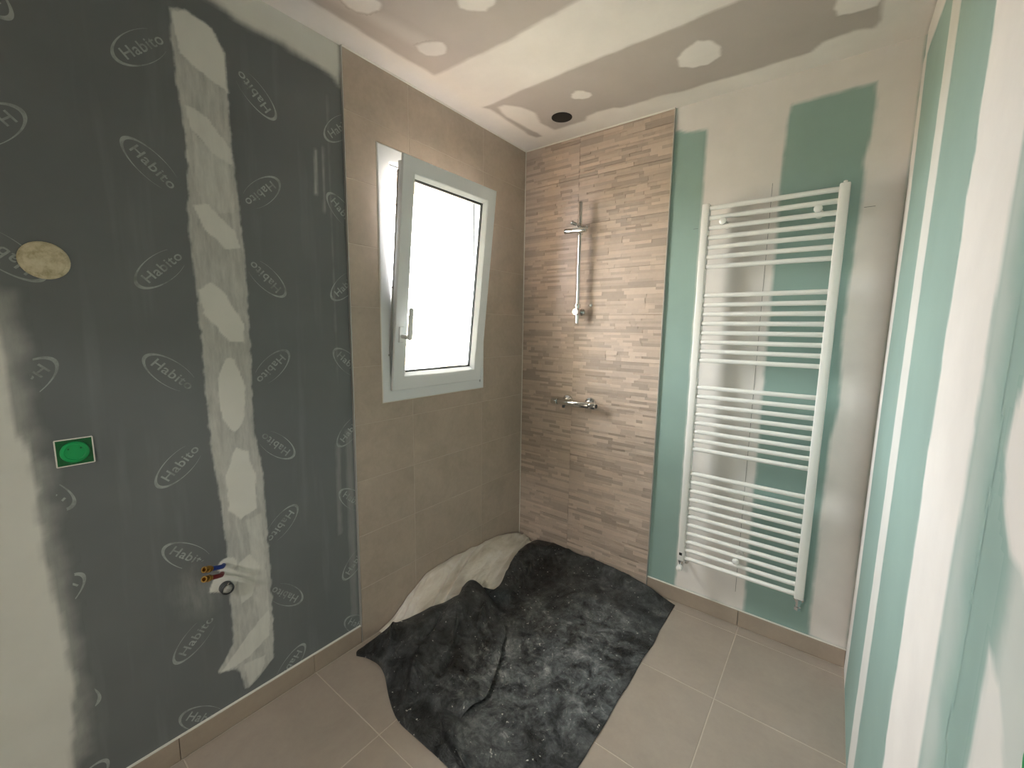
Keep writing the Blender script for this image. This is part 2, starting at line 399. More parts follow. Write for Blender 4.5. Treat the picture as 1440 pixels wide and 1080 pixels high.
# ------------------------------------------------------------------ joint compound on the boards
def sdist(P, poly):
    """signed distance, positive inside"""
    P = np.asarray(P); poly = np.asarray(poly, float); d = np.full(len(P), 1e9); ins = np.zeros(len(P), bool)
    for a, b in zip(poly, np.roll(poly, -1, 0)):
        e = b-a; w_ = P-a; t = np.clip((w_@e)/max(e@e, 1e-12), 0, 1)
        d = np.minimum(d, np.hypot(*(w_-t[:, None]*e).T))
        c = (a[1] > P[:, 1]) != (b[1] > P[:, 1])
        with np.errstate(divide='ignore', invalid='ignore'):
            ins ^= c & (P[:, 0] < (b[0]-a[0])*(P[:, 1]-a[1])/(b[1]-a[1])+a[0])
    return np.where(ins, d, -d)
def fbm(u, v, sc, seed):
    return np.array([noise.fractal((a*sc, b*sc, seed*3.1), 1.0, 2.0, 4) for a, b in zip(u, v)])
def coat(poly, to3, mat, parent, feather=.012, wob=.006, wsc=14, depth=.0007, res=.012, base_d=0.0, seed=1, full=1.0, clip=None, name='plaster_coat', extra=()):
    """one coat of joint compound; extra: further strokes of the same coat as (poly, feather, wob, full)"""
    layers = [(np.asarray(q, float), f, w_, fl) for q, f, w_, fl in [(poly, feather, wob, full)]+list(extra)]
    lo = np.min([q.min(0)-f-w_*1.5 for q, f, w_, _ in layers], 0); hi = np.max([q.max(0)+f+w_*1.5 for q, f, w_, _ in layers], 0)
    (u0, v0), (u1, v1) = lo, hi
    if clip: u0, u1, v0, v1 = max(u0, clip[0]), min(u1, clip[1]), max(v0, clip[2]), min(v1, clip[3])
    nu, nv = max(2, math.ceil((u1-u0)/res)+1), max(2, math.ceil((v1-v0)/res)+1)
    U, V = np.meshgrid(np.linspace(u0, u1, nu), np.linspace(v0, v1, nv)); U = U.ravel(); V = V.ravel()
    c = np.zeros(len(U))
    for i, (q, fe, w_, fl) in enumerate(layers):
        sd = sdist(np.c_[U, V], q); near = np.abs(sd) < (fe+w_*1.5)*1.6
        wv = np.zeros(len(U)); wv[near] = fbm(U[near], V[near], wsc, seed+i*7)*w_
        k = np.clip((sd+wv+fe)/(2*fe), 0, 1); c = np.maximum(c, k*k*(3-2*k)*fl)
    idx = -np.ones(len(U), int); vs = []; fs = []
    for j in range(nv-1):
        for i in range(nu-1):
            q = (j*nu+i, j*nu+i+1, (j+1)*nu+i+1, (j+1)*nu+i)
            if max(c[k] for k in q) > .02:
                for k in q:
                    if idx[k] < 0: idx[k] = len(vs); vs.append(k)
                fs.append([int(idx[k]) for k in q])
    me = bpy.data.meshes.new(name)
    me.from_pydata([to3(U[k], V[k], base_d-depth*(.25+.75*c[k])) for k in vs], [], fs)
    at = me.attributes.new('coat', 'FLOAT', 'POINT'); at.data.foreach_set('value', c[vs].astype(np.float32))
    bm = bmesh.new(); bm.from_mesh(me); bmesh.ops.recalc_face_normals(bm, faces=bm.faces)
    n_in = (to3(0, 0, -1)-to3(0, 0, 0))
    if bm.faces:
        bm.faces.ensure_lookup_table(); bm.normal_update()
        if sum(f.normal.dot(n_in) for f in bm.faces) < 0: bmesh.ops.reverse_faces(bm, faces=bm.faces)
    bm.to_mesh(me); bm.free(); me.shade_smooth()
    return link(name, me, mat, parent)
def ell(cu, cv, a, b, rot=0, n=20, irr=.0, seed=0):
    rg = random.Random(seed); out = []
    for k in range(n):
        t = 2*math.pi*k/n; s = 1+rg.uniform(-irr, irr); x, y = a*s*math.cos(t), b*s*math.sin(t)
        out.append((cu+x*math.cos(rot)-y*math.sin(rot), cv+x*math.sin(rot)+y*math.cos(rot)))
    return out
# left wall: the taped vertical joint, its brighter dabs, the ceiling band, the wide band by the door side
JL = [(-1.700,2.352),(-1.737,2.338),(-1.738,2.247),(-1.734,2.115),(-1.723,1.981),(-1.735,1.773),(-1.732,1.604),(-1.729,1.517),(-1.727,1.338),(-1.725,1.128),(-1.721,.982),(-1.711,.855),(-1.704,.672),(-1.703,.457),(-1.706,.307),(-1.757,.229),(-1.70,.205),(-1.679,.109)]
JR = [(-1.668,.103),(-1.617,.132),(-1.579,.166),(-1.570,.325),(-1.569,.528),(-1.571,.754),(-1.571,.917),(-1.594,1.08),(-1.586,1.282),(-1.584,1.502),(-1.585,1.69),(-1.597,1.936),(-1.604,2.085),(-1.602,2.283),(-1.633,2.339)]
kw = dict(base_d=BD)
dabs = [[(-1.737,2.338),(-1.70,2.352),(-1.633,2.339),(-1.604,2.283),(-1.602,2.17),(-1.66,2.19),(-1.727,2.225)],
        [(-1.722,2.09),(-1.66,2.075),(-1.605,2.0),(-1.60,1.945),(-1.66,1.97),(-1.715,2.03)],
        [(-1.71,2.02),(-1.61,1.96),(-1.60,1.80),(-1.68,1.78),(-1.71,1.85)],
        [(-1.722,1.80),(-1.68,1.815),(-1.61,1.745),(-1.592,1.69),(-1.64,1.68),(-1.70,1.74)],
        [(-1.725,1.545),(-1.69,1.575),(-1.655,1.55),(-1.60,1.44),(-1.60,1.375),(-1.65,1.38),(-1.715,1.47)],
        ell(-1.652, 1.20, .042, .125, 0, irr=.05, seed=2), 
        [(-1.69,.93),(-1.655,1.02),(-1.615,1.0),(-1.595,.9),(-1.60,.78),(-1.655,.755),(-1.69,.80)],
        [(-1.70,.275),(-1.75,.225),(-1.70,.215),(-1.66,.225),(-1.585,.265),(-1.577,.38),(-1.62,.35)],
        [(-1.675,.60),(-1.63,.62),(-1.60,.55),(-1.635,.455),(-1.67,.44),(-1.68,.52)],
        [(-1.64,.75),(-1.585,.76),(-1.578,.30),(-1.62,.30),(-1.625,.5)],
        [(-1.68,.21),(-1.60,.20),(-1.62,.135),(-1.668,.108)]]
fulls = (.98, .9, .72, .95, 1, 1, 1, .9, .9, .75, .85)
coat(JL+JR, LEFT, 'coat_hs', wall_left, .0035, .005, 34, .0014, .0045, full=.60, seed=3, name='taped_joint', extra=[(d, .0045, .004, f) for d, f in zip(dabs, fulls)] + [
    (ell(-1.704, .606, .030, .030, 0, 16, .05, 4), .0025, .002, 1), ([(-1.765,.535),(-1.752,.572),(-1.725,.590),(-1.69,.592),(-1.672,.565),(-1.675,.535),(-1.70,.505),(-1.735,.52)], .0025, .003, 1),
    (ell(-1.79, .55, .06, .09, .3, 14, .1, 8), .05, .01, .12)], **kw)
coat([(YB,2.44),(-1.95,2.435),(-1.62,2.418),(-1.547,2.402),(-1.415,2.398),(-1.315,2.388),(-1.25,2.385),(-1.225,2.36),(LT0-.003,2.35),(LT0-.003,2.52),(YB,2.52)],
     LEFT, 'coat_h', wall_left, .016, .010, 10, .0009, .012, clip=(YB, LT0-.003, 0, H), seed=31, **kw)
coat([(-2.165,1.62),(-2.136,1.407),(-2.133,1.32),(-2.129,1.213),(-2.118,1.1),(-2.112,1.003),(-2.114,.867),(-2.108,.722),(-2.097,.567),(-2.096,.434),(-2.102,.306),(-2.113,.177),(-2.115,PH),(-2.75,PH),(-2.75,2.45),(-2.25,2.45),(-2.2,1.9)],
     LEFT, 'coat_h', wall_left, .010, .010, 12, .0009, .010, clip=(YB, -1.3, PH+.004, H), seed=33, extra=[([(-2.11,1.5),(-2.105,1.2),(-2.088,.9),(-2.08,.5),(-2.085,.2),(-2.3,.2),(-2.3,1.5)], .03, .02, .38)], **kw)
# faint rubbed streaks beside the tiles
for y, z0, z1, wd, f in ((-1.325, 1.93, 2.09, .009, .5), (-1.295, 1.87, 2.11, .004, .4), (-1.27, 1.2, 2.3, .004, .18), (-1.285, .55, .95, .02, .16), (-1.235, .14, 1.0, .03, .15)):
    coat([(y-wd/2, z0), (y+wd/2, z0), (y+wd/2+.006, z1), (y-wd/2+.006, z1)], LEFT, 'coat_h', wall_left, .006, .003, 20, .0005, .008, full=f, seed=int(z0*40), name='rub_mark', clip=(YB, LT0-.003, 0, H), **kw)
# back wall: everything but the green stripes is coated
BK = [(0.883,2.52),(W,2.52),(W,PH),(1.618,PH),(1.616,.15),(1.612,.599),(1.612,.741),(1.617,.988),(1.630,1.137),(1.614,1.449),(1.620,1.783),(1.624,1.958),(1.618,2.107),(1.631,2.202),(1.630,2.384),(1.354,2.381),(1.344,2.18),(1.350,1.6),(1.352,1.171),(1.354,.5),(1.356,PH),(1.031,PH),(1.031,1.0),(1.031,2.154),(1.029,2.366),(.94,2.376),(.905,2.392),(.883,2.395)]
coat(BK, BACK, 'coat_g', wall_back, .008, .005, 12, .0009, .010, clip=(BT1+.0035, W, PH+.003, H), seed=41, **kw)
# right wall: vertical joint bands, a narrow strip, corner line, filled patches
def band(y0, y1, z0, z1, sd_, **k2):
    pts = [(y0, z0), (y1, z0)] + [(y1+.006*math.sin(z*5+sd_), z) for z in np.linspace(z0, z1, 9)[1:]] + [(y0+.006*math.sin(z*4+sd_*2), z) for z in np.linspace(z1, z0, 9)]
    return coat(pts, RIGHT, k2.pop('mat', 'coat_g'), wall_right, clip=(YB, 0.0, 0, H), seed=sd_, **k2)
band(-.715, -.560, -.05, 2.55, 51, feather=.010, wob=.005, res=.012, full=.8)
def bpoly(y0, y1, sd_, z0=-.05, z1=2.55): return [(y0, z0), (y1, z0)] + [(y1+.006*math.sin(z*5+sd_), z) for z in np.linspace(z0, z1, 9)[1:]] + [(y0+.006*math.sin(z*4+sd_*2), z) for z in np.linspace(z1, z0, 9)]
coat(bpoly(-1.392, -1.116, 52), RIGHT, 'coat_g', wall_right, .008, .008, 14, .0009, .012, clip=(YB, 0, 0, H), seed=52, extra=[
    (bpoly(-1.45, -1.38, 54), .045, .02, .35), (bpoly(-2.75, -1.60, 53), .03, .02, .55),
    ([(-1.555,1.45),(-1.53,1.36),(-1.524,1.31),(-1.547,1.257),(-1.58,1.231),(-1.70,1.20),(-1.75,1.5)], .008, .006, 1),
    ([(-1.575,1.12),(-1.62,1.11),(-1.72,1.0),(-1.75,.5),(-1.60,.5),(-1.58,.9)], .010, .008, .85)])
coat([(-.03,2.3),(-.02,2.39),(-.10,2.392),(-.45,2.37),(-.60,2.38),(-3.3,2.40),(-3.3,2.52),(0,2.52)], RIGHT, 'coat_g', wall_right, .008, .006, 12, .001, .012, clip=(YB, 0, 0, H), seed=55)
coat([(-.13,-.05),(-.15,.5),(-.115,1.25),(-.15,1.9),(-.08,2.42),(0.05,2.42),(0.05,-.05)], RIGHT, 'coat_g', wall_right, .008, .005, 10, .001, .010, clip=(YB, BD, 0, H), seed=56)
# ceiling: perimeter bands, the wide board joint, screw dabs
CC = dict(clip=(-BD, W, YB, BD))
CB = [(-.05,.05),(-.05,YB),(.128,YB),(.121,-1.361),(.124,-1.165),(.135,-.861),(.30,-.852),(.513,-.848),(.759,-.862),(1.0,-.866),(1.4,-.86),(W,-.86),(W,-.55),(1.248,-.556),(1.02,-.551),(.80,-.556),(.623,-.556),(.30,-.545),(.133,-.540),(.149,-.511),(.146,-.300),(.144,-.166),(.160,-.122),(.19,-.118),(.19,-.16),(.165,-.40),(.19,-.50),(.23,-.50),(.285,-.43),(.305,-.35),(.270,-.25),(.290,-.14),(.301,-.136),(.47,-.135),(.50,-.170),(.56,-.182),(.64,-.165),(.67,-.142),(.861,-.144),(.95,-.125),(1.206,-.113),(1.42,-.112),(1.46,-.155),(1.55,-.165),(1.60,-.14),(1.618,-.18),(1.615,-.291),(1.618,-.55),(W,-.55),(W,.05)]
coat(CB, TOP, 'coat_c', ceiling, .010, .006, 10, .0008, .010, seed=61, **CC)
coat([(1.618,-.86),(1.618,YB),(W,YB),(W,-.86)], TOP, 'coat_c', ceiling, .012, .006, 10, .0008, .014, seed=62, **CC)
for i, (x, y, a, b, r) in enumerate(((1.072,-.345,.085,.085,0),(.566,-.358,.050,.036,.6),(.262,-.985,.055,.042,.6),(.243,-1.28,.06,.045,.6),(.562,-1.06,.07,.05,.4),(1.555,-.335,.075,.07,.3),(1.05,-1.25,.06,.05,0))):
    coat(ell(x, y, a, b, r, 9, .14, i+3), TOP, 'coat_c', ceiling, .007, .006, 20, .0012, .006, seed=70+i, name='screw_dab', **CC)
coat([(.16,-1.45),(.21,-1.45),(.30,-1.0),(.235,-.97)], TOP, 'coat_c', ceiling, .03, .01, 10, .0006, .012, seed=80, full=.35, **CC)

# ------------------------------------------------------------------ printed board logos
def logo_mesh():
    cu = bpy.data.curves.new('logo_text', 'FONT'); cu.body = 'Habito'; cu.align_x = 'CENTER'; cu.align_y = 'CENTER'
    cu.size = .048; cu.offset = .0006; cu.resolution_u = 3; cu.space_character = 1.08
    ob = bpy.data.objects.new('logo_text', cu); COL.objects.link(ob)
    me = bpy.data.meshes.new_from_object(ob.evaluated_get(bpy.context.evaluated_depsgraph_get()))
    bpy.data.objects.remove(ob); bpy.data.curves.remove(cu)
    bm = bmesh.new(); bm.from_mesh(me); bpy.data.meshes.remove(me)
    xs_ = [v.co.x for v in bm.verts]; sc = .122/(max(xs_)-min(xs_)); mid = (max(xs_)+min(xs_))/2
    for v in bm.verts: v.co = Vector(((v.co.x-mid)*sc+.008, v.co.y*.80, 0))
    N = 40; a1, b1 = .082, .0375
    o, i_ = [], []
    for k in range(N+1):
        t = math.radians(48+(312-48)*k/N)
        o.append(bm.verts.new((a1*math.cos(t), b1*math.sin(t), 0)))
        tw = math.sin(math.pi*k/N)**1.5
        i_.append(bm.verts.new(((a1-.009*tw-.0006)*math.cos(t), (b1-.004*tw-.0006)*math.sin(t), 0)))
    for k in range(N): bm.faces.new((o[k], o[k+1], i_[k+1], i_[k]))
    for f in bm.faces:
        f.normal_update()
        if f.normal.z < 0: f.normal_flip()
    me = bpy.data.meshes.new('printed_logo'); bm.to_mesh(me); bm.free(); return me
t = NT('pale_grey_print'); 
fade = t.ramp(t.noise(t.pos(), 22, 5, .65), [(.32, lin((126, 132, 128))), (.6, lin((172, 178, 176)))])
t.base(fade, .6, .3); M['print'] = t.m
lm = logo_mesh()
rowz = [2.198, 1.889, 1.599, 1.287, .995, .688, .395, .094]
colsy = [(-2.70, 1), (-2.405, 0), (-2.109, 1), (-1.813, 0), (-1.517, 1), (-1.221, 0)]
basis = Matrix(((0, 0, 1), (1, 0, 0), (0, 1, 0)))     # logo x -> world y, logo y -> world z, normal -> +x
for y, flip in colsy:
    for k, z in enumerate(rowz):
        ang = math.radians(44 if k % 2 == 0 else -44)
        if flip: ang = math.radians(180)-ang if k % 2 == 0 else math.radians(180)-ang
        o = link('printed_logo', lm, 'print', wall_left)
        R = basis @ Matrix.Rotation(ang, 3, 'Z')
        o.matrix_world = Matrix.Translation((-BD+.00025, y, z)) @ R.to_4x4()
# the print wraps behind the tiles and plinth; nothing shows there

# ------------------------------------------------------------------ window
win = struct(empty('window_1', (0, (WY0+WY1)/2, WZ0)), 'white tilt-and-turn window tilted open in the tiled wall')
def ring_frame(bm, y0, y1, z0, z1, prof):
    """mitred frame; prof: closed list of (inset from the outline, x)"""
    n = len(prof); cs = []
    for (sy_, sz) in ((0, 0), (1, 0), (1, 1), (0, 1)):
        cs.append([bm.verts.new((x, (y0+i) if sy_ == 0 else (y1-i), (z0+i) if sz == 0 else (z1-i))) for i, x in prof])
    for a, b in zip(cs, cs[1:]+cs[:1]):
        for k in range(n): bm.faces.new((a[k], a[(k+1) % n], b[(k+1) % n], b[k]))
    return bm
fr = obj('outer_frame', ring_frame(bmesh.new(), WY0, WY1, WZ0, WZ1,
    [(0, -.004), (0, .002), (.003, .0045), (.058, .0045), (.061, .002), (.061, -.018), (.068, -.018), (.068, -.024), (.080, -.024), (.080, -.038), (.086, -.038), (.086, -.075), (.041, -.075), (.041, -.004)]), 'white_pvc', win)
obj('frame_gasket', ring_frame(bmesh.new(), WY0+.061, WY1-.061, WZ0+.061, WZ1-.061, [(0, -.012), (.004, -.012), (.004, -.016), (0, -.016)]), 'gasket', fr)
SW, SH_ = .595, .999
sash = obj('sash', ring_frame(bmesh.new(), 0, SW, 0, SH_,
    [(0, -.012), (0, 0), (.003, .002), (.060, .002), (.060, -.056), (.018, -.056), (.018, -.014)]), 'white_pvc', win)
bead_o = obj('glazing_bead', ring_frame(bmesh.new(), .060, SW-.060, .060, SH_-.060, [(0, .0), (.003, -.001), (.018, -.017), (.018, -.02), (0, -.02)]), 'white_pvc', sash)
obj('glazing_gasket', ring_frame(bmesh.new(), .078, SW-.078, .078, SH_-.078, [(0, -.0175), (.0035, -.0195), (.0035, -.0225), (0, -.0225)]), 'gasket', sash)
obj('spacer_bar', ring_frame(bmesh.new(), .078, SW-.078, .078, SH_-.078, [(0, -.026), (.009, -.026), (.009, -.038), (0, -.038)]), 'steel', sash)
obj('outer_bead', ring_frame(bmesh.new(), .060, SW-.060, .060, SH_-.060, [(0, -.043), (.02, -.043), (.006, -.056), (0, -.056)]), 'white_pvc', sash)
t = NT('clear_window_glass'); t.t.nodes.remove(t.p)
tr = t.n('ShaderNodeBsdfTransparent'); tr.inputs[0].default_value = (.96, .98, .97, 1)
gl = t.n('ShaderNodeBsdfGlossy'); gl.inputs['Roughness'].default_value = .02
fz = t.n('ShaderNodeLayerWeight'); fz.inputs[0].default_value = .5
mx = t.n('ShaderNodeMixShader'); t.l(t.math('ADD', t.math('MULTIPLY', t.math('POWER', fz.outputs['Facing'], 5.0), .9), .03), mx.inputs[0]); t.l(tr.outputs[0], mx.inputs[1]); t.l(gl.outputs[0], mx.inputs[2]); t.l(mx.outputs[0], t.out.inputs[0])
M['glass'] = t.m
for x in (-.0245, -.0405):
    obj('glass_pane', box(bmesh.new(), (x-.0015, .066, .066), (x+.0015, SW-.066, SH_-.066)), 'glass', sash)
# locking strip and striker on the opening edge
ls = bmesh.new(); box(ls, (-.036, -.0012, .06), (-.022, .0, SH_-.06)); 
obj('locking_strip', ls, 'steel', sash)
for z in (.16, .46, .80): obj('locking_cam', lathe(bmesh.new(), (-.029, 0, z), (0, -1, 0), [(0, .005), (.006, .005), (.007, .004)], 12), 'steel', sash)
# handle
hb = bmesh.new(); box(hb, (.002, .016, .222), (.011, .044, .292), .003)
hd = obj('handle', hb, 'white_pvc', sash, True)
h2 = bmesh.new(); tube(h2, [(.008, .03, .25), (.064, .03, .25)], .009, 14)
tube(h2, [(0.059, .03, .243), (0.063, .030, .252), (0.065, .030, .27), (0.065, .030, .375), (0.065, .030, .380)], [.009, .0120, .0115, .0105, .007], 14)
obj('handle_lever', h2, 'white_pvc', sash, True)
obj('hinge_cap', box(bmesh.new(), (-.004, SW-.004, .012), (.006, SW+.010, .075), .002), 'white_pvc', sash, True)
sash.matrix_world = Matrix.Translation((.020, -1.023, 1.148)) @ Matrix.Rotation(math.radians(6.2), 4, 'Y')
obj('hinge_pin', tube(bmesh.new(), [(.012, -.418, 1.135), (.012, -.418, 1.185)], .006, 12), 'white_pvc', win, True)
obj('window_sealant', ring_frame(bmesh.new(), WY0-.003, WY1+.003, WZ0-.003, WZ1+.003, [(0, 0), (0, .001), (.003, .003), (.005, .001), (.005, 0)]), 'silicone', win)
obj('outer_sill', box(bmesh.new(), (-.33, OY0-.03, OZ0-.02), (-.07, OY1+.03, OZ0+.012), .004), 'render_out', win)
bpy.context.view_layer.update()
for ch in win.children: 
    mw = ch.matrix_world.copy(); ch.matrix_parent_inverse = win.matrix_world.inverted()

# ------------------------------------------------------------------ towel radiator
rad = thing('towel_radiator', 'tall white ladder towel radiator with four groups of bars, on the back wall', 'radiator', (1.32, -.05, .29))
RY = -.072
def upright(x, wd):
    b = bmesh.new(); box(b, (x-wd/2, RY-.020, .288), (x+wd/2, RY+.022, 2.008), .0055); return obj('upright', b, 'white_paint', rad, True)
ul = upright(1.073, .032); ur = upright(1.569, .035)
z_bars = [1.988-.0430*k for k in range(7)] + [1.601-.0427*k for k in range(8)] + [1.173-.0431*k for k in range(8)] + [.747-.0442*k for k in range(11)]
barme = None
for z in z_bars:
    if barme is None:
        b = bmesh.new(); tube(b, [(1.082, RY-.003, 0), (1.11, RY-.006, 0), (1.32, RY-.006, 0), (1.53, RY-.006, 0), (1.562, RY-.003, 0)], .0103, 16); barme = tomesh(b, 'bar'); barme.shade_smooth()
    o = link('bar', barme, 'white_paint', rad); o.location.z = z
for x, z in ((1.150, 1.922), (1.492, 1.922), (1.318, .375)):
    b = bmesh.new(); lathe(b, (x, RY-.030, z), (0, 1, 0), [(0, 0), (.001, .010), (.004, .0145), (.010, .0150), (.013, .012), (.014, .009), (.100, .009)], 20)
    kb = obj('wall_bracket', b, 'white_paint', rad, True)
    b = bmesh.new(); lathe(b, (x, .0115, z), (0, -1, 0), [(0, .017), (.012, .017), (.014, .014)], 20); obj('bracket_foot', b, 'white_paint', kb, True)
b = bmesh.new(); lathe(b, (1.569, RY, 2.006), (0, 0, 1), [(0, .010), (.004, .010), (.005, .007), (.011, .007), (.013, .004), (.014, 0)], 16); obj('air_vent', b, 'white_paint', rad, True)
b = bmesh.new(); lathe(b, (1.073, RY, 2.006), (0, 0, 1), [(0, .009), (.003, .009), (.004, 0)], 16); obj('end_plug', b, 'white_paint', rad, True)
b = bmesh.new(); box(b, (1.066, RY-.0206, .318), (1.080, RY-.0198, .332)); obj('rating_label', b, 'black', rad)['label'] = 'small black rating label'
# valves under the two uprights
b = bmesh.new(); lathe(b, (1.073, RY, .290), (0, 0, -1), [(0, .010), (.006, .010), (.007, .013), (.018, .013), (.019, .009), (.034, .009), (.036, .012), (.046, .012), (.047, 0)], 16)
tube(b, [(1.073, RY, .252), (1.073, -.02, .250), (1.073, .012, .250)], .008, 12)
lathe(b, (1.073, .0118, .250), (0, -1, 0), [(0, .022), (.003, .021), (.006, .010)], 20)
lv = obj('valve', b, 'chrome', rad, True)
b = bmesh.new(); lathe(b, (1.073, RY-.008, .252), (0, -1, 0), [(0, .009), (.004, .0140), (.020, .0150), (.026, .0130), (.029, .008), (.030, 0)], 20); obj('valve_cap', b, 'white_paint', lv, True)
b = bmesh.new(); lathe(b, (1.569, RY, .290), (0, 0, -1), [(0, .010), (.006, .010), (.007, .014), (.020, .014), (.021, .010), (.040, .010), (.042, .014), (.056, .014), (.058, .010), (.060, 0)], 6)
tube(b, [(1.569, RY, .245), (1.569, -.02, .243), (1.569, .012, .243)], .008, 12)
lathe(b, (1.569, .0118, .243), (0, -1, 0), [(0, .022), (.003, .021), (.006, .010)], 20)
obj('valve', b, 'chrome', rad, True)
local(rad)
# pencil layout marks on the wall behind
def mark(a, b_):
    bm_ = bmesh.new(); box(bm_, (min(a[0], b_[0])-.0007, BD-.0024, min(a[1], b_[1])-.0007), (max(a[0], b_[0])+.0007, BD-.0020, max(a[1], b_[1])+.0007)); obj('pencil_line', bm_, 'pencil', wall_back)
mark((1.315, .17), (1.315, 2.076)); mark((1.635, 1.928), (1.668, 1.928)); mark((1.0, 1.925), (1.02, 1.925))

# ------------------------------------------------------------------ shower rail and mixer
sr = thing('shower_rail', 'chrome riser rail with a sliding handset holder on the relief tiles', 'shower rail', (.42, -.06, 1.47))
RX, RYS = .420, -.058
obj('rail', tube(bmesh.new(), [(RX, RYS, 1.470), (RX, RYS, 2.127)], .0105, 18), 'chrome', sr, True)
b = bmesh.new(); lathe(b, (RX, .004, 2.00), (0, -1, 0), [(0, .016), (.006, .0165), (.010, .013), (.056, .013), (.066, .016), (.074, .014), (.075, 0)], 20); obj('wall_mount', b, 'chrome', sr, True)
b = bmesh.new(); lathe(b, (RX, .004, 1.535), (0, -1, 0), [(0, .019), (.008, .019), (.012, .012), (.050, .012), (.060, .019), (.082, .0195), (.086, .017), (.087, 0)], 24); obj('wall_mount', b, 'chrome', sr, True)
b = bmesh.new(); lathe(b, (RX, RYS, 1.955), (0, 0, 1), [(0, .015), (.002, .017), (.036, .017), (.038, .015)], 20)
sl = obj('slider', b, 'chrome', sr, True)
b = bmesh.new(); lathe(b, (RX+.052, RYS-.024, 1.973), (-1, -.10, 0), [(0, 0), (.001, .012), (.004, .0145), (.124, .0145), (.128, .012), (.129, 0)], 20); obj('slider_handle', b, 'chrome', sl, True)
b = bmesh.new(); lathe(b, (RX-.01, RYS-.020, 2.005), (-.5, -.35, .25), [(0, .010), (.03, .012), (.034, .009), (.034, .007), (.004, .006)], 18); obj('handset_cradle', b, 'chrome', sl, True)
b = bmesh.new(); lathe(b, (RX, RYS, 1.556), (0, 0, 1), [(0, .0165), (.003, .018), (.020, .018), (.022, .0165)], 18); obj('end_collar', b, 'chrome', sr, True)
local(sr)
b = bmesh.new(); lathe(b, (.475, .003, 1.573), (0, -1, 0), [(0, .007), (.005, .008), (.012, .006), (.013, 0)], 14)
tag(obj('wall_plug', b, 'white_paint', None, True), 'tiny white wall plug beside the lower rail mount', 'wall plug')

mxr = thing('shower_mixer', 'chrome bar shower mixer with two round wall flanges on the relief tiles', 'shower mixer', (.42, -.06, 1.0))
MY, MZ = -.062, 1.010
b = bmesh.new(); lathe(b, (.315, MY, MZ), (1, 0, 0), [(0, .017), (.003, .019), (.199, .019), (.202, .017)], 24); obj('body', b, 'chrome', mxr, True)
for x0, dx in ((.312, -1), (.520, 1)):
    b = bmesh.new(); lathe(b, (x0, MY, MZ), (dx, 0, 0), [(0, .018), (.002, .0205), (.034, .0205), (.040, .018), (.042, .012), (.042, 0)], 24); kn = obj('knob', b, 'chrome', mxr, True)
    if dx > 0: b = bmesh.new(); lathe(b, (x0+.0425, MY, MZ), (1, 0, 0), [(0, .012), (.002, .011), (.002, 0)], 16); obj('knob_cap', b, 'gasket', kn, True)
for x in (.345, .495):
    b = bmesh.new(); lathe(b, (x, .004, MZ+.004), (0, -1, 0), [(0, .033), (.007, .034), (.014, .030), (.017, .014), (.055, .014)], 28); obj('flange', b, 'chrome', mxr, True)
b = bmesh.new(); lathe(b, (.352, MY, MZ-.016), (0, 0, -1), [(0, .009), (.016, .009), (.017, .007), (.017, 0)], 16); obj('hose_outlet', b, 'gasket', mxr, True)
local(mxr)

# ------------------------------------------------------------------ ceiling spotlight housing
sp_ = thing('recessed_spotlight', 'round black recessed spotlight housing in the ceiling above the shower', 'spotlight', (HX, HY, H))
b = bmesh.new(); lathe(b, (HX, HY, H-.0015), (0, 0, 1), [(0, HR-.004), (0, HR+.003), (.002, HR+.003), (.004, HR-.001), (.06, HR-.002), (.06, HR-.005), (.002, HR-.005)], 40); obj('rim', b, 'black', sp_, True)
b = bmesh.new(); lathe(b, (HX, HY, H+.058), (0, 0, 1), [(0, HR-.003), (.06, .030), (.10, .028), (.10, 0)], 32); obj('housing', b, 'black', sp_, True)
b = bmesh.new(); lathe(b, (HX, HY, H+.05), (0, 0, 1), [(0, .0), (0, .022), (.03, .026), (.05, .026), (.05, 0)], 24); obj('lamp_socket', b, 'black', sp_, True)
local(sp_)

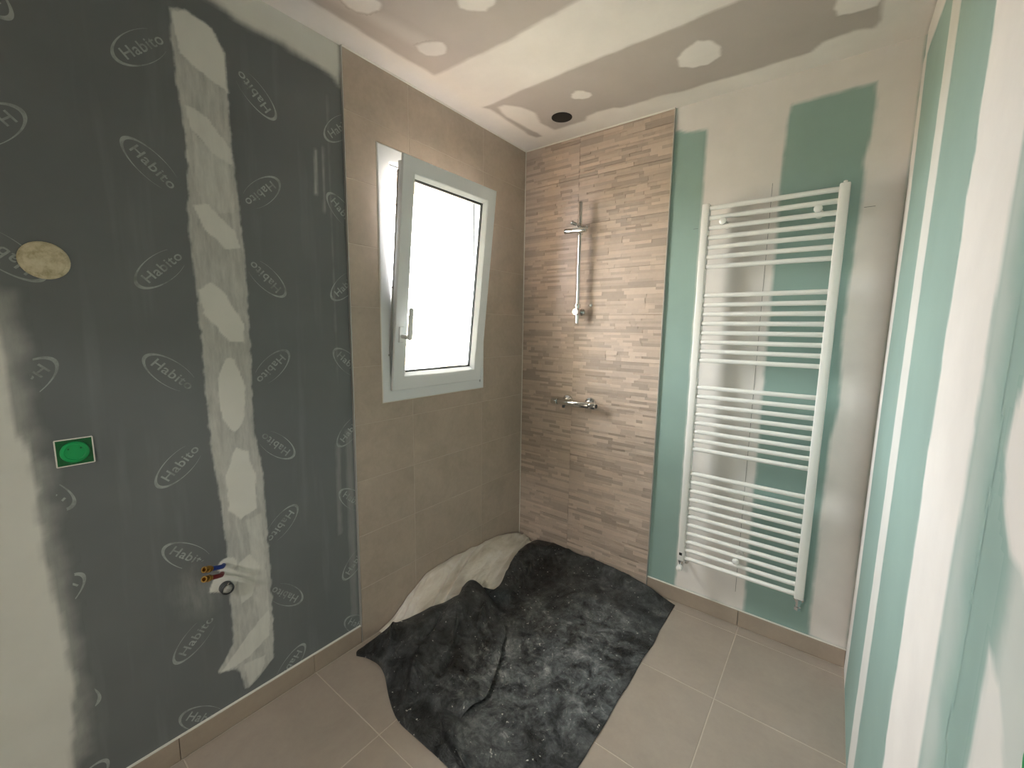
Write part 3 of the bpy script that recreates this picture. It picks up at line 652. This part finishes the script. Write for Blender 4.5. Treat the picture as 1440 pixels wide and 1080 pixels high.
# ------------------------------------------------------------------ wall outlets and pipes
b = bmesh.new(); lathe(b, (-BD, -2.047, 1.592), (1, 0, 0), [(0, .046), (.004, .0465), (.007, .044), (.008, .040), (.0085, 0)], 36)
t = NT('stained_cream_cover'); t.base(t.ramp(t.noise(t.pos(), 30, 5, .7), [(.35, lin((176, 164, 128))), (.52, lin((212, 202, 172))), (.7, lin((228, 220, 196)))]), .7, .3); M['cream'] = t.m
cv = thing('outlet_cover', 'round stained cream cover disc over a wall outlet', 'cover', (-BD, -2.047, 1.592))
obj('disc', b, 'cream', cv, True)
b = bmesh.new(); lathe(b, (-BD+.0085, -2.047, 1.592), (1, 0, 0), [(0, .038), (.0008, .037), (.0008, .0)], 36); obj('centre_pad', b, 'cream', cv, True); local(cv)
def elec_box(to3, u, v, half, label, base_d):
    e = thing('electrical_box', label, 'electrical box', to3(u, v, base_d)); n = to3(0, 0, -1)-to3(0, 0, 0)
    def bx_(u0, u1, v0, v1, da, db, nm, mat, bev=.0):
        b = bmesh.new(); A = to3(u0, v0, da); B = to3(u1, v1, db)
        box(b, [min(x, y) for x, y in zip(A, B)], [max(x, y) for x, y in zip(A, B)], bev); return obj(nm, b, mat, e)
    bx_(u-half, u+half, v-half, v+half, base_d, base_d-.0022, 'backing', 'green_box', .001)
    for a in (-1, 1):
        bx_(u+a*half-.0012, u+a*half+.0016, v-half, v+half, base_d, base_d-.003, 'chipped_edge', 'silicone')
        bx_(u-half, u+half, v+a*half-.0012, v+a*half+.0016, base_d, base_d-.003, 'chipped_edge', 'silicone')
    b = bmesh.new(); lathe(b, to3(u, v, base_d-.002), n, [(0, .029), (.003, .0285), (.0045, .026), (.0045, .021), (.0035, .020), (.0035, 0)], 32); ld = obj('round_lid', b, 'green_lid', e, True)
    for s in (-1, 1):
        b = bmesh.new(); lathe(b, to3(u+s*.012, v+.010, base_d-.0052), n, [(0, .0022), (.0012, .0022), (.0012, 0)], 10); obj('screw_boss', b, 'green_box', ld, True)
    local(e)
elec_box(LEFT, -2.036, 1.090, .036, 'small square green electrical box with round lid in grey-green wall', BD)
elec_box(RIGHT, -1.735, 1.108, .036, 'green electrical box set in the right-hand striped wall', 0)

for nm, mat, base, tip, lab in (('water_pipe', 'blue', (-BD, -1.716, .612), (.050, -1.788, .653), 'blue-sheathed water pipe with brass end sticking out of the wall'),
                                ('water_pipe', 'red', (-BD, -1.722, .584), (.056, -1.792, .624), 'red-sheathed water pipe with brass end sticking out of the wall')):
    th = thing(nm, lab, 'pipe', base)
    bs, tp = Vector(base), Vector(tip); mid = bs.lerp(tp, .45)+Vector((.010, .004, 0)); 
    pts = [bs-Vector((.015, 0, 0)), bs, bs.lerp(mid, .5)+Vector((.006, .003, 0)), mid, bs.lerp(tp, .72)+Vector((.004, 0, 0))]
    obj('sheath', tube(bmesh.new(), pts, .0072, 16), mat, th, True)
    d = (tp-pts[-1]).normalized()
    b = bmesh.new(); lathe(b, pts[-1]-d*.004, d, [(0, .0085), (.006, .0085), (.007, .0108), (.016, .0108), (.017, .0088), (.024, .0088), (.025, .0100), (.032, .0100), (.032, .006), (.010, .006)], 14); obj('brass_end', b, 'brass', th, True)
    local(th)
dp = thing('drain_pipe', 'short grey waste pipe stub stuffed with film below the water pipes', 'pipe', (-BD, -1.716, .532))
b = bmesh.new(); lathe(b, (-BD-.02, -1.716, .532), (1, 0, 0), [(0, .0205), (.043, .0205), (.045, .0190), (.045, .0165), (.0, .0165)], 28); obj('pipe_wall', b, 'drain', dp, True)
b = bmesh.new(); bmesh.ops.create_icosphere(b, subdivisions=3, radius=.0165)
for v in b.verts: v.co = Vector((v.co.x*.55, v.co.y, v.co.z))*(1+.12*noise.noise(v.co*160)) + Vector((.006, -1.716, .532))
obj('film_wad', b, 'drain_in', dp, True); local(dp)

# ------------------------------------------------------------------ sheets on the shower floor
def catmull(P, n):
    P = np.asarray(P, float); m_ = len(P); out = []
    for s in np.linspace(0, m_-1, n):
        i = min(int(s), m_-2); f = s-i
        p0, p1, p2, p3 = P[max(i-1, 0)], P[i], P[i+1], P[min(i+2, m_-1)]
        out.append(.5*((2*p1)+(-p0+p2)*f+(2*p0-5*p1+4*p2-p3)*f*f+(-p0+3*p1-3*p2+p3)*f**3))
    return np.array(out)
def spline_grid(rows_, nu, nv):
    A = np.array([catmull(r, nu) for r in rows_])            # rows x nu x 3
    return np.stack([catmull(A[:, k], nv) for k in range(nu)], 1)   # nv x nu x 3
def grid_obj(name, G, mat, parent=None):
    nv, nu, _ = G.shape; me = bpy.data.meshes.new(name)
    me.from_pydata(G.reshape(-1, 3).tolist(), [], [(j*nu+i, j*nu+i+1, (j+1)*nu+i+1, (j+1)*nu+i) for j in range(nv-1) for i in range(nu-1)])
    me.shade_smooth(); return link(name, me, mat, parent)
T = [
 [(.150,-.008,.055),(.20,-.008,.064),(.26,-.008,.069),(.33,-.008,.072),(.41,-.008,.070),(.49,-.008,.070),(.61,-.008,.065),(.79,-.010,.055),(1.050,-.035,.003)],
 [(.165,-.14,.080),(.185,-.13,.085),(.215,-.12,.075),(.26,-.115,.060),(.33,-.11,.045),(.40,-.11,.032),(.53,-.11,.020),(.80,-.12,.010),(1.050,-.16,.003)],
 [(.195,-.29,.100),(.228,-.285,.102),(.262,-.27,.072),(.295,-.265,.045),(.345,-.265,.028),(.42,-.27,.016),(.54,-.28,.010),(.80,-.30,.006),(1.052,-.33,.003)],
 [(.250,-.45,.090),(.285,-.43,.082),(.318,-.415,.062),(.345,-.405,.030),(.39,-.40,.014),(.46,-.40,.010),(.57,-.42,.007),(.80,-.45,.005),(1.053,-.49,.003)],
 [(.300,-.60,.080),(.330,-.56,.050),(.352,-.535,.028),(.385,-.525,.013),(.43,-.53,.009),(.49,-.540,.008),(.58,-.55,.006),(.80,-.58,.004),(1.053,-.62,.003)],
 [(.262,-.665,.098),(.285,-.655,.070),(.320,-.640,.036),(.360,-.630,.010),(.400,-.63,.007),(.44,-.63,.006),(.57,-.64,.005),(.80,-.66,.004),(1.053,-.70,.003)],
 [(.172,-.705,.100),(.205,-.690,.138),(.280,-.695,.112),(.345,-.705,.055),(.390,-.70,.018),(.375,-.705,.010),(.57,-.71,.005),(.80,-.72,.004),(1.053,-.77,.003)],
 [(.205,-.80,.095),(.255,-.805,.128),(.325,-.825,.090),(.405,-.805,.046),(.478,-.755,.024),(.430,-.775,.011),(.60,-.78,.005),(.81,-.80,.004),(1.052,-.86,.003)],
 [(.165,-.94,.095),(.255,-.95,.112),(.352,-.955,.078),(.455,-.93,.045),(.550,-.870,.028),(.490,-.89,.012),(.64,-.90,.005),(.83,-.92,.004),(1.050,-.98,.003)],
 [(.118,-1.08,.080),(.26,-1.08,.092),(.430,-1.06,.064),(.520,-1.03,.044),(.608,-.985,.030),(.545,-1.01,.012),(.70,-1.02,.004),(.86,-1.05,.004),(1.048,-1.10,.003)],
 [(.070,-1.175,.045),(.25,-1.17,.060),(.500,-1.145,.052),(.575,-1.125,.042),(.655,-1.095,.030),(.595,-1.12,.012),(.75,-1.13,.004),(.90,-1.16,.004),(1.047,-1.20,.003)],
 [(.045,-1.220,.018),(.23,-1.21,.042),(.535,-1.205,.044),(.582,-1.200,.038),(.635,-1.160,.026),(.595,-1.19,.014),(.77,-1.19,.005),(.91,-1.21,.004),(1.046,-1.25,.003)],
 [(.030,-1.250,.004),(.22,-1.235,.028),(.520,-1.245,.012),(.570,-1.250,.004),(.660,-1.250,.004),(.575,-1.258,.034),(.78,-1.24,.006),(.92,-1.26,.004),(1.046,-1.29,.003)],
 [(.050,-1.268,.002),(.20,-1.245,.003),(.430,-1.348,.003),(.620,-1.352,.003),(.880,-1.355,.003),(.785,-1.338,.034),(.88,-1.375,.006),(.95,-1.38,.003),(1.045,-1.385,.003)]]
NU, NV = 190, 210
CREASE = [(.09, -1.10, .19, -1.20, .045, .018), (.40, -1.00, .47, -1.20, -.032, .02), (.27, -.86, .40, -1.02, .034, .014), (.30, -1.12, .42, -1.30, .030, .014), (.23, -.90, .28, -1.10, -.034, .018), (.52, -.78, .66, -.62, .012, .02), (.60, -.30, .95, -.22, .012, .025), (.33,-.72,.40,-.86,.03,.012)]
G = spline_grid(T, NU, NV)
for j in range(NV):
    for i in range(NU):
        x, y, z = G[j, i]; u = i/(NU-1)
        lift = min(1, .25+z/.05)
        n1 = noise.fractal((x*5, y*5, z*5+4), 1, 2, 5); rg = 1-abs(noise.noise((x*7+3, y*7, z*6)))*2
        edge = min(1, (1-u)/.06)
        flat = max(0, min(1, (u-.62)/.1))
        G[j, i] = (x+.006*noise.noise((x*9, y*9, 3)), y+.006*noise.noise((x*9, y*9, 8)), max(.0022, z+lift*(.010*n1+.006*max(0, rg)**3)*(.4+.6*edge)+flat*.006*edge*max(0, noise.noise((x*11, y*11, 1)))))
        for (ax, ay, bx_, by_, h_, w_) in CREASE:               # sharp pinched folds and dips in the mound
            ex, ey = bx_-ax, by_-ay; tt = max(0, min(1, ((x-ax)*ex+(y-ay)*ey)/(ex*ex+ey*ey)))
            dd = math.hypot(x-ax-tt*ex, y-ay-tt*ey)
            if u < .45 or h_ < .013: G[j, i][2] = max(.0022, G[j, i][2]+h_*math.exp(-dd/w_)*(1-.5*abs(2*tt-1)))
        if y > -.012: G[j, i][1] = min(G[j, i][1], -.006)
t = NT('dusty_black_sheet')
p1 = t.noise(t.pos(), 3.2, 10, .74, 1.2); p2 = t.noise(t.pos(), 13, 8, .72, .8); p3 = t.noise(t.pos((1, 1, 1)), 48, 6, .7, .4)
d = t.math('ADD', t.math('MULTIPLY', p1, .5), t.math('ADD', t.math('MULTIPLY', p2, .33), t.math('MULTIPLY', p3, .17)))
dust = t.ramp(d, [(.40, lin((14, 15, 16))), (.46, lin((40, 42, 43))), (.53, lin((92, 95, 96))), (.63, lin((158, 160, 158)))])
vz = t.n('ShaderNodeTexVoronoi', feature='DISTANCE_TO_EDGE'); vz.inputs['Scale'].default_value = 4.2; vz.inputs['Randomness'].default_value = 1
wv = t.n('ShaderNodeVectorMath', operation='ADD'); t.l(t.pos(), wv.inputs[0])
nv_ = t.n('ShaderNodeTexNoise'); nv_.inputs['Scale'].default_value = 5; t.l(t.pos(), nv_.inputs['Vector'])
sv = t.n('ShaderNodeVectorMath', operation='SCALE'); sv.inputs['Scale'].default_value = .35; t.l(nv_.outputs['Color'], sv.inputs[0]); t.l(sv.outputs[0], wv.inputs[1]); t.l(wv.outputs[0], vz.inputs['Vector'])
crk = t.ramp(vz.outputs['Distance'], [(.0, gs(1)), (.018, gs(0))])
cm = t.math('MULTIPLY', crk, t.ramp(p2, [(.52, gs(0)), (.66, gs(.75))]))
col = t.mix(cm, dust, lin((190, 190, 184)))
dk = t.n('ShaderNodeAttribute', attribute_name='dust')
col = t.mix(dk.outputs['Fac'], lin((20, 21, 22)), col)
spk = t.ramp(t.noise(t.pos(), 70, 3, .5), [(.69, gs(0)), (.73, gs(.9))])
col = t.mix(spk, col, lin((196, 194, 186)))
t.base(col, .42, .5); t.l(t.ramp(d, [(.4, gs(.26)), (.65, gs(.58))]), t.p.inputs['Roughness'])
t.bump(t.math('ADD', p2, t.math('MULTIPLY', p3, .35)), .8, .012); M['tarp'] = t.m
tarp = tag(grid_obj('protective_sheet', G, 'tarp'), 'dusty black plastic sheet rumpled over the shower floor', 'plastic sheet')
dv = []
for x, y, z in G.reshape(-1, 3):                      # trodden middle is the dustiest, folds and back edge stay black
    q = math.hypot((x-.78)/.42, (y+.78)/.62)+.35*noise.noise((x*4, y*4, 2))
    dv.append(max(.34, min(1, 1.45-q)))
at_ = tarp.data.attributes.new('dust', 'FLOAT', 'POINT'); at_.data.foreach_set('value', np.array(dv, np.float32))
sol = tarp.modifiers.new('thickness', 'SOLIDIFY'); sol.thickness = .0012; sol.offset = 1

# pale plastic film bunched between the black sheet and the window wall
CY = [-.012, -.10, -.22, -.368, -.52, -.68, -.82, -.93, -1.026, -1.12]
CZ = [.062, .095, .125, .142, .158, .165, .156, .105, .036, .006]
rows_ = []
for y, z in zip(CY, CZ):
    e = max(0, min(1, z/.12))
    rows_.append([(.004, y, z), (.045, y, z*.98+.004), (.10, y-.01*e, z*.80), (.16, y-.015*e, z*.60), (.22, y-.015*e, z*.42), (.29, y-.01*e, z*.24), (.35, y, .004)])
NU, NV = 90, 170
G = spline_grid(rows_, NU, NV)
for j in range(NV):
    for i in range(NU):
        x, y, z = G[j, i]; e = min(1, z/.05)*min(1, (x+.004)/.05+.15)
        n1 = noise.fractal((x*9+2, y*6, 1.3), 1, 2, 5)
        s_ = x*1.0+y*.35                                     # pleats running along the wall
        pl = abs(noise.noise((s_*24, y*2.0, 5)))
        G[j, i] = (max(.0025, x), y, max(.0025, z+e*(.008*n1-.040*(pl-.2))))
t = NT('milky_plastic_film')
c1 = t.ramp(t.noise(t.pos((1, .3, 1)), 12, 5, .6, .6), [(.30, lin((196, 185, 168))), (.5, lin((222, 214, 201))), (.70, lin((240, 236, 228)))])
t.base(c1, .38, .5); t.p.inputs['Transmission Weight'].default_value = 0.0
t.bump(t.noise(t.pos((1.8, .3, 1)), 34, 6, .6, .9), .9, .010); M['film'] = t.m
film = tag(grid_obj('plastic_film', G, 'film'), 'bunched milky plastic film against the window wall, behind the black sheet', 'plastic film')
sol = film.modifiers.new('thickness', 'SOLIDIFY'); sol.thickness = .0008; sol.offset = 1

# ------------------------------------------------------------------ outdoors, seen through the window gap
gr_ = struct(obj('ground', box(bmesh.new(), (-14, -8, -.6), (-.3, 12, -.5)), simple('pale_gravel', (196, 188, 172), .95, var=.08, scale=8)), 'pale gravel outside')
gw = struct(obj('wall_garden', box(bmesh.new(), (-6.2, -6, -.5), (-6.0, 10, 1.62)), 'render_out'), 'low cream garden wall outside')
sh = thing('garden_shrub', 'leafy green shrub seen through the tilted window gap', 'shrub', (-5.0, 2.72, -.5))
leaf = simple('leaf_green', (70, 100, 34), .5, var=.3, scale=30); stem = simple('bark', (96, 78, 58), .9)
b = bmesh.new(); tips = []
rg = random.Random(5)
for k in range(9):
    a = 2*math.pi*k/9+rg.uniform(-.3, .3); l_ = rg.uniform(2.2, 2.95); s_ = rg.uniform(.15, .55)
    pts = [(-5+.03*math.cos(a), 2.72+.03*math.sin(a), -.5)] + [(-5+s_*f*f*math.cos(a), 2.72+s_*f*f*math.sin(a), -.5+l_*f) for f in (.35, .6, .8, 1)]
    tube(b, pts, [.018, .014, .010, .007, .003], 6); tips.append(pts)
obj('stems', b, stem, sh)
b = bmesh.new()
for pts in tips:
    for q in range(130):
        f = rg.uniform(1.2, 3.99); i = int(f); c = Vector(pts[i]).lerp(Vector(pts[i+1]), f-i)+Vector((rg.gauss(0, .10), rg.gauss(0, .10), rg.gauss(0, .08)))
        d1 = Vector((rg.uniform(-1, 1), rg.uniform(-1, 1), rg.uniform(-.6, .8))).normalized(); d2 = d1.orthogonal().normalized(); L_ = rg.uniform(.035, .06)
        v = [b.verts.new(c), b.verts.new(c+d1*L_*.5+d2*L_*.28), b.verts.new(c+d1*L_), b.verts.new(c+d1*L_*.5-d2*L_*.28)]; b.faces.new(v)
fo = obj('foliage', b, leaf, sh); fo['kind'] = 'stuff'
local(sh)
